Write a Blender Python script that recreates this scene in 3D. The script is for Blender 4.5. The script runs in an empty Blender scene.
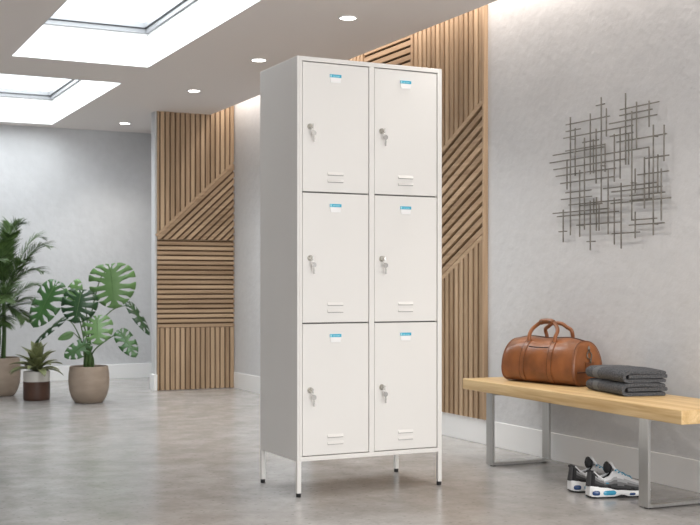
import bpy, bmesh, math, random
from mathutils import Vector, Matrix
PI = math.pi
random.seed(7)
SC = bpy.context.scene
COL = SC.collection

# ------------------------------------------------------------------ helpers
def link(name, me, parent=None, mats=()):
    o = bpy.data.objects.new(name, me); COL.objects.link(o)
    for m in mats: me.materials.append(m)
    if parent: o.parent = parent
    return o
def obj(name, bm, mats, parent=None, smooth=False, auto=None):
    me = bpy.data.meshes.new(name)
    bm.normal_update(); bm.to_mesh(me); bm.free()
    if not isinstance(mats, (list, tuple)): mats = [mats]
    o = link(name, me, parent, mats)
    if smooth or auto is not None:
        for p in me.polygons: p.use_smooth = True
    if auto is not None:
        try: me.set_sharp_from_angle(angle=math.radians(auto))
        except Exception: pass
    return o
def thing(name, label, cat, loc=(0, 0, 0), rotz=0, group=None):
    o = bpy.data.objects.new(name, None); COL.objects.link(o)
    o.location = loc; o.rotation_euler = (0, 0, rotz); o.empty_display_size = .05
    o['label'] = label; o['category'] = cat
    if group: o['group'] = group
    return o
def tag(o, label, cat, group=None):
    o['label'] = label; o['category'] = cat
    if group: o['group'] = group
    return o
def struct(o):
    o['kind'] = 'structure'; return o
def box(bm, x0, x1, y0, y1, z0, z1, mi=0, bev=0, seg=2):
    vs = [bm.verts.new((x, y, z)) for z in (z0, z1) for y in (y0, y1) for x in (x0, x1)]
    fs = [bm.faces.new([vs[i] for i in q]) for q in ((0, 2, 3, 1), (4, 5, 7, 6), (0, 1, 5, 4), (2, 6, 7, 3), (0, 4, 6, 2), (1, 3, 7, 5))]
    for f in fs: f.material_index = mi
    if bev:
        es = list({e for f in fs for e in f.edges})
        r = bmesh.ops.bevel(bm, geom=es, offset=bev, segments=seg, profile=.5, affect='EDGES', clamp_overlap=True)
        for f in r['faces']: f.material_index = mi
    return vs
def frame_of(d):
    d = Vector(d).normalized()
    up = Vector((0, 0, 1)) if abs(d.z) < .95 else Vector((0, 1, 0))
    a = d.cross(up).normalized(); b = a.cross(d).normalized()
    return a, b
def tube(bm, pts, rad, n=8, mi=0, cap=True, flat=1.0):
    """swept tube through pts; rad = number or list; flat scales second axis"""
    pts = [Vector(p) for p in pts]; rings = []
    pa = None
    for i, p in enumerate(pts):
        d = (pts[min(i+1, len(pts)-1)] - pts[max(i-1, 0)])
        if pa is None: a, b = frame_of(d)
        else:
            dn = d.normalized(); a = (pa - dn * pa.dot(dn)).normalized(); b = a.cross(dn)
        pa = a
        r = rad[i] if isinstance(rad, (list, tuple)) else rad
        rings.append([bm.verts.new(p + a * math.cos(2*PI*k/n) * r + b * math.sin(2*PI*k/n) * r * flat) for k in range(n)])
    for i in range(len(rings)-1):
        for k in range(n):
            f = bm.faces.new((rings[i][k], rings[i][(k+1) % n], rings[i+1][(k+1) % n], rings[i+1][k])); f.material_index = mi
    if cap:
        for r in (rings[0], rings[-1]):
            try: bm.faces.new(r).material_index = mi
            except ValueError: pass
    return rings
def lathe(bm, prof, n=40, mi=0, c=(0, 0)):
    rings = []
    for r, z in prof:
        if r <= 1e-6: rings.append([bm.verts.new((c[0], c[1], z))])
        else: rings.append([bm.verts.new((c[0] + r*math.cos(2*PI*k/n), c[1] + r*math.sin(2*PI*k/n), z)) for k in range(n)])
    for i in range(len(rings)-1):
        A, B = rings[i], rings[i+1]
        for k in range(n):
            k2 = (k+1) % n
            if len(A) == 1 and len(B) == 1: continue
            if len(A) == 1: f = bm.faces.new((A[0], B[k], B[k2]))
            elif len(B) == 1: f = bm.faces.new((A[k], A[k2], B[0]))
            else: f = bm.faces.new((A[k], A[k2], B[k2], B[k]))
            f.material_index = mi
def catmull(P, n=8):
    P = [Vector(p) for p in P]; Q = [P[0]*2 - P[1]] + P + [P[-1]*2 - P[-2]]; out = []
    for i in range(1, len(Q)-2):
        for k in range(n):
            t = k/n; a, b, c, d = Q[i-1], Q[i], Q[i+1], Q[i+2]
            out.append(.5*((2*b) + (c-a)*t + (2*a-5*b+4*c-d)*t*t + (3*b-a-3*c+d)*t**3))
    out.append(P[-1]); return out
def orient(bm): bmesh.ops.recalc_face_normals(bm, faces=bm.faces[:])
def lerp(a, b, t): return a + (b-a)*t
def interp(tab, x):
    if x <= tab[0][0]: return tab[0][1]
    for (a, va), (b, vb) in zip(tab, tab[1:]):
        if x <= b:
            t = (x-a)/(b-a); t = t*t*(3-2*t); return va + (vb-va)*t
    return tab[-1][1]

# ------------------------------------------------------------------ materials
def mat(name, col, rough=.6, metal=0, spec=.5, noise=None, bump=None, rn=None, coat=0, sheen=0, emit=None, trans=0):
    """noise=(scale, amount, (sx,sy,sz), detail) varies the colour; bump=(scale, strength, dist, (sx,sy,sz)); rn=(scale, lo, hi) varies roughness"""
    m = bpy.data.materials.new(name); m.use_nodes = True
    nt = m.node_tree; N = nt.nodes; L = nt.links; b = N['Principled BSDF']
    b.inputs['Base Color'].default_value = (*col, 1); b.inputs['Roughness'].default_value = rough
    b.inputs['Metallic'].default_value = metal; b.inputs['Specular IOR Level'].default_value = spec
    b.inputs['Coat Weight'].default_value = coat; b.inputs['Sheen Weight'].default_value = sheen
    if emit: b.inputs['Emission Color'].default_value = (*emit[0], 1); b.inputs['Emission Strength'].default_value = emit[1]
    tc = N.new('ShaderNodeTexCoord')
    def nz(scale, sc=(1, 1, 1), detail=4):
        mp = N.new('ShaderNodeMapping'); mp.inputs['Scale'].default_value = sc; L.new(tc.outputs['Object'], mp.inputs['Vector'])
        n = N.new('ShaderNodeTexNoise'); n.inputs['Scale'].default_value = scale; n.inputs['Detail'].default_value = detail
        L.new(mp.outputs['Vector'], n.inputs['Vector']); return n
    if noise:
        n = nz(noise[0], noise[2] if len(noise) > 2 else (1, 1, 1), noise[3] if len(noise) > 3 else 4)
        cr = N.new('ShaderNodeValToRGB'); k = noise[1]
        cr.color_ramp.elements[0].position = .3; cr.color_ramp.elements[1].position = .7
        cr.color_ramp.elements[0].color = (*[c*(1-k) for c in col], 1); cr.color_ramp.elements[1].color = (*[min(1, c*(1+k)) for c in col], 1)
        L.new(n.outputs['Fac'], cr.inputs['Fac']); L.new(cr.outputs['Color'], b.inputs['Base Color'])
    if rn:
        n = nz(rn[0]); mr = N.new('ShaderNodeMapRange'); mr.inputs['From Min'].default_value = .3; mr.inputs['From Max'].default_value = .7
        mr.inputs['To Min'].default_value = rn[1]; mr.inputs['To Max'].default_value = rn[2]
        L.new(n.outputs['Fac'], mr.inputs['Value']); L.new(mr.outputs['Result'], b.inputs['Roughness'])
    if bump:
        n = nz(bump[0], bump[3] if len(bump) > 3 else (1, 1, 1), 6)
        bp = N.new('ShaderNodeBump'); bp.inputs['Strength'].default_value = bump[1]; bp.inputs['Distance'].default_value = bump[2]
        L.new(n.outputs['Fac'], bp.inputs['Height']); L.new(bp.outputs['Normal'], b.inputs['Normal'])
    return m

def plaster(name, col, amt=.05):
    m = mat(name, col, .85, spec=.3, bump=(16, .5, .012))
    nt = m.node_tree; N = nt.nodes; L = nt.links; b = N['Principled BSDF']
    tc = N.new('ShaderNodeTexCoord')
    a = N.new('ShaderNodeTexNoise'); a.inputs['Scale'].default_value = 1.3; a.inputs['Detail'].default_value = 8; a.inputs['Roughness'].default_value = .65
    c = N.new('ShaderNodeTexNoise'); c.inputs['Scale'].default_value = 14; c.inputs['Detail'].default_value = 6
    mx = N.new('ShaderNodeMath'); mx.operation = 'MULTIPLY_ADD'; mx.inputs[1].default_value = .35
    L.new(tc.outputs['Object'], a.inputs['Vector']); L.new(tc.outputs['Object'], c.inputs['Vector'])
    L.new(c.outputs['Fac'], mx.inputs[0]); L.new(a.outputs['Fac'], mx.inputs[2])
    cr = N.new('ShaderNodeValToRGB'); cr.color_ramp.elements[0].position = .45; cr.color_ramp.elements[1].position = .9
    cr.color_ramp.elements[0].color = (*[x*(1-amt) for x in col], 1); cr.color_ramp.elements[1].color = (*[min(1, x*(1+amt)) for x in col], 1)
    L.new(mx.outputs[0], cr.inputs['Fac']); L.new(cr.outputs['Color'], b.inputs['Base Color'])
    return m

def concrete_floor():
    m = bpy.data.materials.new('polished_concrete'); m.use_nodes = True
    nt = m.node_tree; N = nt.nodes; L = nt.links; b = N['Principled BSDF']
    tc = N.new('ShaderNodeTexCoord')
    def nz(s, d, r=.6, dist=0, w=0):
        n = N.new('ShaderNodeTexNoise'); n.inputs['Scale'].default_value = s; n.inputs['Detail'].default_value = d
        n.inputs['Roughness'].default_value = r; n.inputs['Distortion'].default_value = dist
        mp = N.new('ShaderNodeMapping'); mp.inputs['Location'].default_value = (w, w*1.7, w*.3)
        L.new(tc.outputs['Object'], mp.inputs['Vector']); L.new(mp.outputs['Vector'], n.inputs['Vector']); return n
    big = nz(.8, 10, .6, .2); mid = nz(5.5, 10, .68, .15, 3); fine = nz(45, 5, .6, 0, 8); hue = nz(.7, 4, .5, 0, 20)
    r1 = N.new('ShaderNodeValToRGB'); r1.color_ramp.elements[0].position = .33; r1.color_ramp.elements[1].position = .68
    r1.color_ramp.elements[0].color = (.385, .374, .365, 1); r1.color_ramp.elements[1].color = (.50, .492, .485, 1)
    L.new(big.outputs['Fac'], r1.inputs['Fac'])
    r2 = N.new('ShaderNodeValToRGB'); r2.color_ramp.elements[0].position = .3; r2.color_ramp.elements[1].position = .72
    r2.color_ramp.elements[0].color = (.80, .795, .79, 1); r2.color_ramp.elements[1].color = (1.10, 1.10, 1.11, 1)
    L.new(mid.outputs['Fac'], r2.inputs['Fac'])
    m1 = N.new('ShaderNodeMix'); m1.data_type = 'RGBA'; m1.blend_type = 'MULTIPLY'; m1.inputs['Factor'].default_value = 1
    L.new(r1.outputs['Color'], m1.inputs['A']); L.new(r2.outputs['Color'], m1.inputs['B'])
    r3 = N.new('ShaderNodeValToRGB'); r3.color_ramp.elements[0].position = .3; r3.color_ramp.elements[1].position = .7
    r3.color_ramp.elements[0].color = (.93, .93, .93, 1); r3.color_ramp.elements[1].color = (1.05, 1.05, 1.05, 1)
    L.new(fine.outputs['Fac'], r3.inputs['Fac'])
    m2 = N.new('ShaderNodeMix'); m2.data_type = 'RGBA'; m2.blend_type = 'MULTIPLY'; m2.inputs['Factor'].default_value = 1
    L.new(m1.outputs['Result'], m2.inputs['A']); L.new(r3.outputs['Color'], m2.inputs['B'])
    r4 = N.new('ShaderNodeValToRGB'); r4.color_ramp.elements[0].position = .4; r4.color_ramp.elements[1].position = .65
    r4.color_ramp.elements[0].color = (1.0, .985, .97, 1); r4.color_ramp.elements[1].color = (.98, .99, 1.0, 1)
    L.new(hue.outputs['Fac'], r4.inputs['Fac'])
    m3 = N.new('ShaderNodeMix'); m3.data_type = 'RGBA'; m3.blend_type = 'MULTIPLY'; m3.inputs['Factor'].default_value = 1
    L.new(m2.outputs['Result'], m3.inputs['A']); L.new(r4.outputs['Color'], m3.inputs['B'])
    # small dark pits
    vo = N.new('ShaderNodeTexVoronoi'); vo.voronoi_dimensions = '2D'; vo.inputs['Scale'].default_value = 11; L.new(tc.outputs['Object'], vo.inputs['Vector'])
    pr = N.new('ShaderNodeMapRange'); pr.inputs['From Min'].default_value = .04; pr.inputs['From Max'].default_value = .09
    pr.inputs['To Min'].default_value = .5; pr.inputs['To Max'].default_value = 1
    L.new(vo.outputs['Distance'], pr.inputs['Value'])
    gate = N.new('ShaderNodeMath'); gate.operation = 'SUBTRACT'; gate.use_clamp = True; gate.inputs[1].default_value = .0
    L.new(mid.outputs['Fac'], gate.inputs[0])
    m4 = N.new('ShaderNodeMix'); m4.data_type = 'RGBA'; m4.blend_type = 'MULTIPLY'
    L.new(gate.outputs[0], m4.inputs['Factor']); L.new(m3.outputs['Result'], m4.inputs['A']); L.new(pr.outputs['Result'], m4.inputs['B'])
    L.new(m4.outputs['Result'], b.inputs['Base Color'])
    rr = N.new('ShaderNodeMapRange'); rr.inputs['From Min'].default_value = .3; rr.inputs['From Max'].default_value = .7
    rr.inputs['To Min'].default_value = .16; rr.inputs['To Max'].default_value = .27
    L.new(mid.outputs['Fac'], rr.inputs['Value']); L.new(rr.outputs['Result'], b.inputs['Roughness'])
    b.inputs['Specular IOR Level'].default_value = .5
    bp = N.new('ShaderNodeBump'); bp.inputs['Strength'].default_value = .06; bp.inputs['Distance'].default_value = .003
    L.new(mid.outputs['Fac'], bp.inputs['Height']); L.new(bp.outputs['Normal'], b.inputs['Normal'])
    return m

def slat_wood(name, axis):
    """oak slats: every slat its own tone (by island), grain running along the given axis"""
    m = mat(name, (.46, .31, .205), .55, spec=.35)
    nt = m.node_tree; N = nt.nodes; L = nt.links; b = N['Principled BSDF']
    tc = N.new('ShaderNodeTexCoord'); geo = N.new('ShaderNodeNewGeometry')
    mp = N.new('ShaderNodeMapping'); s = [40, 40, 40]; s[axis] = 1.5; mp.inputs['Scale'].default_value = s
    L.new(tc.outputs['Object'], mp.inputs['Vector'])
    n = N.new('ShaderNodeTexNoise'); n.inputs['Scale'].default_value = 1.4; n.inputs['Detail'].default_value = 5
    L.new(mp.outputs['Vector'], n.inputs['Vector'])
    ad = N.new('ShaderNodeMath'); ad.operation = 'MULTIPLY_ADD'; ad.inputs[1].default_value = .45
    L.new(geo.outputs['Random Per Island'], ad.inputs[0]); L.new(n.outputs['Fac'], ad.inputs[2])
    cr = N.new('ShaderNodeValToRGB'); cr.color_ramp.elements[0].position = .35; cr.color_ramp.elements[1].position = 1.05
    cr.color_ramp.elements[0].color = (.30, .195, .115, 1); cr.color_ramp.elements[1].color = (.54, .385, .25, 1)
    L.new(ad.outputs[0], cr.inputs['Fac']); L.new(cr.outputs['Color'], b.inputs['Base Color'])
    return m

def oak_top():
    m = mat('bench_oak', (.66, .48, .27), .42, spec=.4)
    nt = m.node_tree; N = nt.nodes; L = nt.links; b = N['Principled BSDF']
    tc = N.new('ShaderNodeTexCoord')
    mp = N.new('ShaderNodeMapping'); mp.inputs['Scale'].default_value = (14, 1.1, 22); L.new(tc.outputs['Object'], mp.inputs['Vector'])
    n = N.new('ShaderNodeTexNoise'); n.inputs['Scale'].default_value = 1.6; n.inputs['Detail'].default_value = 7; n.inputs['Distortion'].default_value = .8
    L.new(mp.outputs['Vector'], n.inputs['Vector'])
    mp2 = N.new('ShaderNodeMapping'); mp2.inputs['Scale'].default_value = (160, 5, 160); L.new(tc.outputs['Object'], mp2.inputs['Vector'])
    n2 = N.new('ShaderNodeTexNoise'); n2.inputs['Scale'].default_value = 1; n2.inputs['Detail'].default_value = 3; L.new(mp2.outputs['Vector'], n2.inputs['Vector'])
    ad = N.new('ShaderNodeMath'); ad.operation = 'MULTIPLY_ADD'; ad.inputs[1].default_value = .35
    L.new(n2.outputs['Fac'], ad.inputs[0]); L.new(n.outputs['Fac'], ad.inputs[2])
    cr = N.new('ShaderNodeValToRGB'); cr.color_ramp.elements[0].position = .45; cr.color_ramp.elements[1].position = .9
    cr.color_ramp.elements[0].color = (.55, .35, .145, 1); cr.color_ramp.elements[1].color = (.80, .59, .32, 1)
    L.new(ad.outputs[0], cr.inputs['Fac']); L.new(cr.outputs['Color'], b.inputs['Base Color'])
    return m

def leaf_mat(name, a, b_, rough=.38):
    m = mat(name, a, rough, spec=.45)
    nt = m.node_tree; N = nt.nodes; L = nt.links; b = N['Principled BSDF']
    tc = N.new('ShaderNodeTexCoord'); geo = N.new('ShaderNodeNewGeometry')
    n = N.new('ShaderNodeTexNoise'); n.inputs['Scale'].default_value = 12; L.new(tc.outputs['Object'], n.inputs['Vector'])
    ad = N.new('ShaderNodeMath'); ad.operation = 'MULTIPLY_ADD'; ad.inputs[1].default_value = .5; ad.use_clamp = True
    L.new(geo.outputs['Random Per Island'], ad.inputs[0])
    sb = N.new('ShaderNodeMath'); sb.operation = 'SUBTRACT'; sb.inputs[1].default_value = .22; L.new(n.outputs['Fac'], sb.inputs[0]); L.new(sb.outputs[0], ad.inputs[2])
    mx = N.new('ShaderNodeMix'); mx.data_type = 'RGBA'; mx.inputs['A'].default_value = (*a, 1); mx.inputs['B'].default_value = (*b_, 1)
    L.new(ad.outputs[0], mx.inputs['Factor']); L.new(mx.outputs['Result'], b.inputs['Base Color'])
    return m

def glass_pane():
    m = bpy.data.materials.new('skylight_glass'); m.use_nodes = True
    nt = m.node_tree; N = nt.nodes; L = nt.links
    for n in list(N): N.remove(n)
    o = N.new('ShaderNodeOutputMaterial'); t = N.new('ShaderNodeBsdfTransparent'); g = N.new('ShaderNodeBsdfGlossy')
    g.inputs['Roughness'].default_value = .02; t.inputs['Color'].default_value = (.97, .98, .98, 1)
    mx = N.new('ShaderNodeMixShader'); mx.inputs['Fac'].default_value = .05
    L.new(t.outputs['BSDF'], mx.inputs[1]); L.new(g.outputs['BSDF'], mx.inputs[2]); L.new(mx.outputs['Shader'], o.inputs['Surface'])
    return m

M = {}
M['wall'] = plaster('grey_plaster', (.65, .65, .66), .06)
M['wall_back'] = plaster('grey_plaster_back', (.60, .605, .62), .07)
M['ceil'] = mat('ceiling_paint', (.84, .785, .755), .9, spec=.2)
M['white'] = mat('white_gloss_paint', (.90, .90, .90), .45)
M['well'] = mat('skylight_white', (.78, .78, .78), .7)
M['alu'] = mat('grey_window_frame', (.20, .205, .215), .5)
M['aludk'] = mat('dark_window_gasket', (.03, .03, .035), .5)
M['glass'] = glass_pane()
M['floor'] = concrete_floor()
M['slat_v'] = slat_wood('oak_slat_vertical', 2)
M['slat_y'] = slat_wood('oak_slat_along_wall', 1)
M['slat_x'] = slat_wood('oak_slat_across_pillar', 0)
M['backing'] = mat('dark_felt_backing', (.045, .028, .018), .9, spec=.1)
M['backing2'] = mat('brown_felt_backing', (.13, .085, .055), .9, spec=.1)
M['lock_shade'] = mat('louver_shadow_grey', (.40, .39, .38), .7)  # grey for the shadow line painted under each louver
M['lock_w'] = mat('locker_off_white', (.79, .775, .75), .42, spec=.45)
M['lock_gap_shade'] = mat('locker_gap_shade', (.16, .155, .15), .8)  # dark tone standing in for shade between the doors
M['chrome'] = mat('polished_chrome', (.62, .61, .59), .2, metal=1)
M['nickel'] = mat('dull_nickel', (.45, .43, .39), .32, metal=1)
M['black'] = mat('black_rubber', (.012, .012, .013), .5)
M['card'] = mat('white_card', (.9, .9, .9), .5)
M['cyan'] = mat('cyan_card_strip', (.05, .42, .60), .4)
M['cyan_l'] = mat('pale_cyan_print', (.35, .72, .82), .5)
M['steel'] = mat('brushed_steel', (.56, .56, .55), .30, metal=1, noise=(1, .06, (60, 60, 2)), bump=(1, .08, .001, (300, 300, 3)))
M['oak'] = oak_top()
M['leather'] = mat('tan_leather', (.25, .088, .028), .34, spec=.5, noise=(9, .38), bump=(45, .3, .004), coat=.08)
M['leather_d'] = mat('dark_tan_leather', (.19, .065, .022), .42, noise=(10, .2), bump=(60, .2, .002))
M['thread'] = mat('dark_brown_stitching', (.055, .02, .01), .7)
M['darkmetal'] = mat('antique_metal', (.22, .19, .16), .35, metal=1)
def towel_mat():
    m = mat('charcoal_terry', (.075, .079, .088), .95, spec=.1, sheen=.06, bump=(420, .9, .004))
    nt = m.node_tree; N = nt.nodes; L = nt.links; b = N['Principled BSDF']
    tc = N.new('ShaderNodeTexCoord'); sep = N.new('ShaderNodeSeparateXYZ'); L.new(tc.outputs['Object'], sep.inputs[0])
    sb = N.new('ShaderNodeMath'); sb.operation = 'SUBTRACT'; sb.inputs[1].default_value = .085; L.new(sep.outputs['Y'], sb.inputs[0])
    ab = N.new('ShaderNodeMath'); ab.operation = 'ABSOLUTE'; L.new(sb.outputs[0], ab.inputs[0])
    lt = N.new('ShaderNodeMath'); lt.operation = 'LESS_THAN'; lt.inputs[1].default_value = .026; L.new(ab.outputs[0], lt.inputs[0])
    n = N.new('ShaderNodeTexNoise'); n.inputs['Scale'].default_value = 160; n.inputs['Detail'].default_value = 3; L.new(tc.outputs['Object'], n.inputs['Vector'])
    cr = N.new('ShaderNodeValToRGB'); cr.color_ramp.elements[0].position = .35; cr.color_ramp.elements[1].position = .68
    cr.color_ramp.elements[0].color = (.056, .059, .066, 1); cr.color_ramp.elements[1].color = (.15, .156, .17, 1); L.new(n.outputs['Fac'], cr.inputs['Fac'])
    mx = N.new('ShaderNodeMix'); mx.data_type = 'RGBA'; mx.inputs['B'].default_value = (.17, .176, .188, 1)
    L.new(lt.outputs[0], mx.inputs['Factor']); L.new(cr.outputs['Color'], mx.inputs['A']); L.new(mx.outputs['Result'], b.inputs['Base Color'])
    return m
M['towel'] = towel_mat()
M['rod'] = mat('aged_steel_rod', (.25, .235, .21), .4, metal=.7, noise=(30, .25))
M['pot'] = mat('taupe_stone_pot', (.36, .285, .225), .55, noise=(6, .12, (1, 1, 3)), bump=(30, .15, .004))
M['pot_w'] = mat('white_ceramic', (.62, .60, .56), .4)
M['pot_b'] = mat('brown_leather_sleeve', (.075, .035, .022), .5, noise=(12, .2))
M['soil'] = mat('potting_soil', (.035, .022, .014), .95, bump=(60, 1, .01))
M['leaf_light'] = leaf_mat('fresh_green_leaf', (.075, .17, .045), (.15, .28, .10))
M['leaf_mid'] = leaf_mat('mid_green_leaf', (.022, .068, .018), (.06, .16, .045))
M['leaf_dark'] = leaf_mat('dark_green_leaf', (.006, .026, .008), (.018, .065, .018))
M['leaf_olive'] = leaf_mat('olive_leaf', (.10, .12, .045), (.30, .33, .16))
M['palm'] = leaf_mat('palm_leaflet', (.014, .042, .009), (.12, .20, .06), .5)
M['stem'] = mat('green_stem', (.07, .14, .035), .5, noise=(20, .25))
M['s_black'] = mat('shoe_black_mesh', (.012, .012, .014), .75)
M['s_dgrey'] = mat('shoe_charcoal_suede', (.05, .05, .053), .8)
M['s_mgrey'] = mat('shoe_mid_grey_suede', (.17, .17, .175), .8)
M['s_lgrey'] = mat('shoe_light_grey_suede', (.36, .365, .375), .8)
M['s_white'] = mat('shoe_off_white_mesh', (.62, .63, .65), .7, bump=(300, .4, .001))
M['s_sole'] = mat('white_midsole_foam', (.84, .85, .86), .5)
M['s_blue'] = mat('blue_air_window', (.05, .33, .52), .2)
M['s_navy'] = mat('navy_air_window', (.03, .07, .19), .2)
M['s_lace'] = mat('blue_lace', (.04, .27, .42), .7)
M['lamp'] = mat('lit_lamp_lens', (1, 1, 1), .5, emit=((1, .97, .93), 9))

# ------------------------------------------------------------------ room
XW, YB, ZC, XC = 3.71, 11.45, 2.475, 3.48
ZT = 2.71                      # top of the skylight wells / light cove
YF, XL = -3.2, -3.0
def sbox(name, m, *a, **k):
    bm = bmesh.new(); box(bm, *a, **k); return struct(obj(name, bm, m))
sbox('floor', M['floor'], XL-.1, XW+.1, YF, YB+.1, -.1, 0)
sbox('wall_right', M['wall'], XW, XW+.15, YF, YB+.15, 0, ZT+.1)
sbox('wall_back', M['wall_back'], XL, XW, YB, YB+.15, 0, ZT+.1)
sbox('wall_left', M['wall'], XL-.15, XL, YF, YB+.15, 0, ZT+.1)
H1 = (1.385, 2.335, 5.75, 8.0)
H2 = (1.385, 2.335, 8.70, 11.23)
bm = bmesh.new()
XC0 = XL
box(bm, XC0, H1[0], YF, YB, ZC, ZT); box(bm, H1[1], XC, YF, YB, ZC, ZT)
for y0, y1 in ((YF, H1[2]), (H1[3], H2[2]), (H2[3], YB)): box(bm, H1[0], H1[1], y0, y1, ZC, ZT)
box(bm, XC, XW, YF, YB, ZT-.01, ZT)
struct(obj('ceiling', bm, M['ceil']))
# front side of the room behind the camera: piers and a lintel around a wide glazed opening
bm = bmesh.new()
box(bm, XL, XW, YF-.12, YF, 2.35, ZT); box(bm, XL, XL+.3, YF-.12, YF, 0, 2.35); box(bm, XW-.25, XW, YF-.12, YF, 0, 2.35)
struct(obj('wall_front', bm, M['wall']))
for i, (x0, x1, y0, y1) in enumerate((H1, H2)):
    t = .006
    bm = bmesh.new()       # plaster lining of the light well
    box(bm, x0, x0+t, y0, y1, ZC, ZT); box(bm, x1-t, x1, y0, y1, ZC, ZT)
    box(bm, x0+t, x1-t, y0, y0+t, ZC, ZT); box(bm, x0+t, x1-t, y1-t, y1, ZC, ZT)
    struct(obj('trim_%d' % (i+1), bm, M['well']))
    w = bpy.data.objects.new('window_%d' % (i+1), None); COL.objects.link(w); w['kind'] = 'structure'; w.location = ((x0+x1)/2, (y0+y1)/2, ZT)
    def rel(b):
        bmesh.ops.translate(b, verts=b.verts[:], vec=-Vector(w.location)); return b
    bm = bmesh.new()
    def ring(b, ins, wd, z0, z1, mi):
        a0, a1, b0, b1 = x0+ins, x1-ins, y0+ins, y1-ins
        box(b, a0, a0+wd, b0, b1, z0, z1, mi); box(b, a1-wd, a1, b0, b1, z0, z1, mi)
        box(b, a0+wd, a1-wd, b0, b0+wd, z0, z1, mi); box(b, a0+wd, a1-wd, b1-wd, b1, z0, z1, mi)
    ring(bm, -.05, .075, ZT, ZT+.03, 0); ring(bm, .0, .032, ZT+.03, ZT+.036, 1)
    ring(bm, -.05, .09, ZT+.036, ZT+.075, 0)
    obj('window_frame', rel(bm), [M['alu'], M['aludk']], w)
    bm = bmesh.new(); box(bm, x0+.03, x1-.03, y0+.03, y1-.03, ZT+.055, ZT+.06)
    obj('window_pane', rel(bm), M['glass'], w)
# pillar carrying the far slat panel
PX0, PY0, PY1 = 2.968, 9.975, 10.08
sbox('wall_pillar', M['wall'], PX0, XW, PY0, PY1, 0, ZT)
# baseboards
bb = .145
def bboard(name, *a):
    bm = bmesh.new(); box(bm, *a, bev=.003); return struct(obj(name, bm, M['white']))
bboard('baseboard_right', XW-.011, XW, YF, PY0-.03, 0, bb)
bboard('baseboard_back', XL, XW, YB-.015, YB, 0, bb)
bboard('baseboard_left', XL, XL+.015, YF, YB, 0, bb)
bboard('baseboard_pillar', PX0-.015, 2.985, PY0-.022, PY1, 0, bb)

# ------------------------------------------------------------------ slat panels
def clip(poly, nx, ny, d):      # keep the side n.p <= d
    out = []
    for i in range(len(poly)):
        p, q = poly[i], poly[(i+1) % len(poly)]
        a, b = p[0]*nx + p[1]*ny - d, q[0]*nx + q[1]*ny - d
        if a <= 0: out.append(p)
        if a*b < 0:
            t = a/(a-b); out.append((p[0]+(q[0]-p[0])*t, p[1]+(q[1]-p[1])*t))
    return out
def strips(bm, poly, ang, pitch, width, fn, off=0.0, depth=.02):
    """slats running at ang inside the convex polygon; fn(a, b, d) -> 3D point"""
    nx, ny = -math.sin(ang), math.cos(ang)
    ds = [p[0]*nx + p[1]*ny for p in poly]; k = math.floor((min(ds)-off)/pitch) - 1
    while k*pitch + off < max(ds):
        lo = k*pitch + off; q = clip(clip(poly, -nx, -ny, -lo), nx, ny, lo+width)
        k += 1
        if len(q) < 3: continue
        qq = []
        for p in q:
            if not qq or (abs(p[0]-qq[-1][0]) + abs(p[1]-qq[-1][1])) > 1e-5: qq.append(p)
        if len(qq) > 2 and abs(qq[0][0]-qq[-1][0]) + abs(qq[0][1]-qq[-1][1]) < 1e-5: qq.pop()
        if len(qq) < 3: continue
        ar = sum(qq[i][0]*qq[(i+1) % len(qq)][1] - qq[(i+1) % len(qq)][0]*qq[i][1] for i in range(len(qq)))
        if abs(ar) < 4e-4*.5: continue
        A = [bm.verts.new(fn(p[0], p[1], 0)) for p in qq]; B = [bm.verts.new(fn(p[0], p[1], depth)) for p in qq]
        try:
            bm.faces.new(B); bm.faces.new(A[::-1])
            for i in range(len(qq)): bm.faces.new((A[i], A[(i+1) % len(qq)], B[(i+1) % len(qq)], B[i]))
        except ValueError: pass
def slat_part(name, parent, regions, m, fn, bars=()):
    bm = bmesh.new()
    for poly, ang, pitch, width, off in regions: strips(bm, poly, ang, pitch, width, fn, off)
    for (a, b, w) in bars:       # a single border slat from a to b, w wide (to its left)
        d = Vector((b[0]-a[0], b[1]-a[1])).normalized(); n = Vector((-d.y, d.x))*w
        q = [a, b, (b[0]+n.x, b[1]+n.y), (a[0]+n.x, a[1]+n.y)]
        A = [bm.verts.new(fn(p[0], p[1], 0)) for p in q]; B = [bm.verts.new(fn(p[0], p[1], .0205)) for p in q]
        bm.faces.new(B); bm.faces.new(A[::-1])
        for i in range(4): bm.faces.new((A[i], A[(i+1) % 4], B[(i+1) % 4], B[i]))
    orient(bm)
    return obj(name, bm, m, parent)

# right wall panel: coordinates (s, z), s = distance left of the panel's right end (so s grows to the left = +y)
PR = 5.75; ZP0, ZP1 = .148, 2.69; PL = 2.45
sp = thing('slat_wall_panel', 'large oak slat panel on the right wall behind the tall locker', 'wall panel', (XW, PR, 0))
def fr(s, z, d): return (-.006 - d, s, z)
bm = bmesh.new(); box(bm, -.006, -.0005, 0, PL, ZP0, ZP1); obj('backing_board', bm, M['backing'], sp)
bm = bmesh.new(); box(bm, -.0285, -.0005, -.019, 0, ZP0, ZP1, bev=.001, seg=1); obj('edge_board', bm, M['slat_v'], sp)
P, W = .0556, .036
def du(s): return 1.995 - .52*s     # upper diagonal
def dl(s): return 1.235 - .52*s     # lower diagonal
sL = .835
slope = math.atan(-.52)
vert = [
    ([(0, du(0)+.03), (sL, du(sL)+.03), (sL, ZP1), (0, ZP1)], PI/2, P, W, -W),
    ([(0, ZP0), (sL, ZP0), (sL, dl(sL)-.03), (0, dl(0)-.03)], PI/2, P, W, -W),
    ([(1.56, .6), (PL, .6), (PL, ZP1), (1.56, ZP1)], PI/2, P, W, -W),
]
slat_part('vertical_slats', sp, vert, M['slat_v'], fr, bars=[((sL+.002, 0.62), (sL+.002, ZP1), -.0)] if 0 else [])
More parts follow.
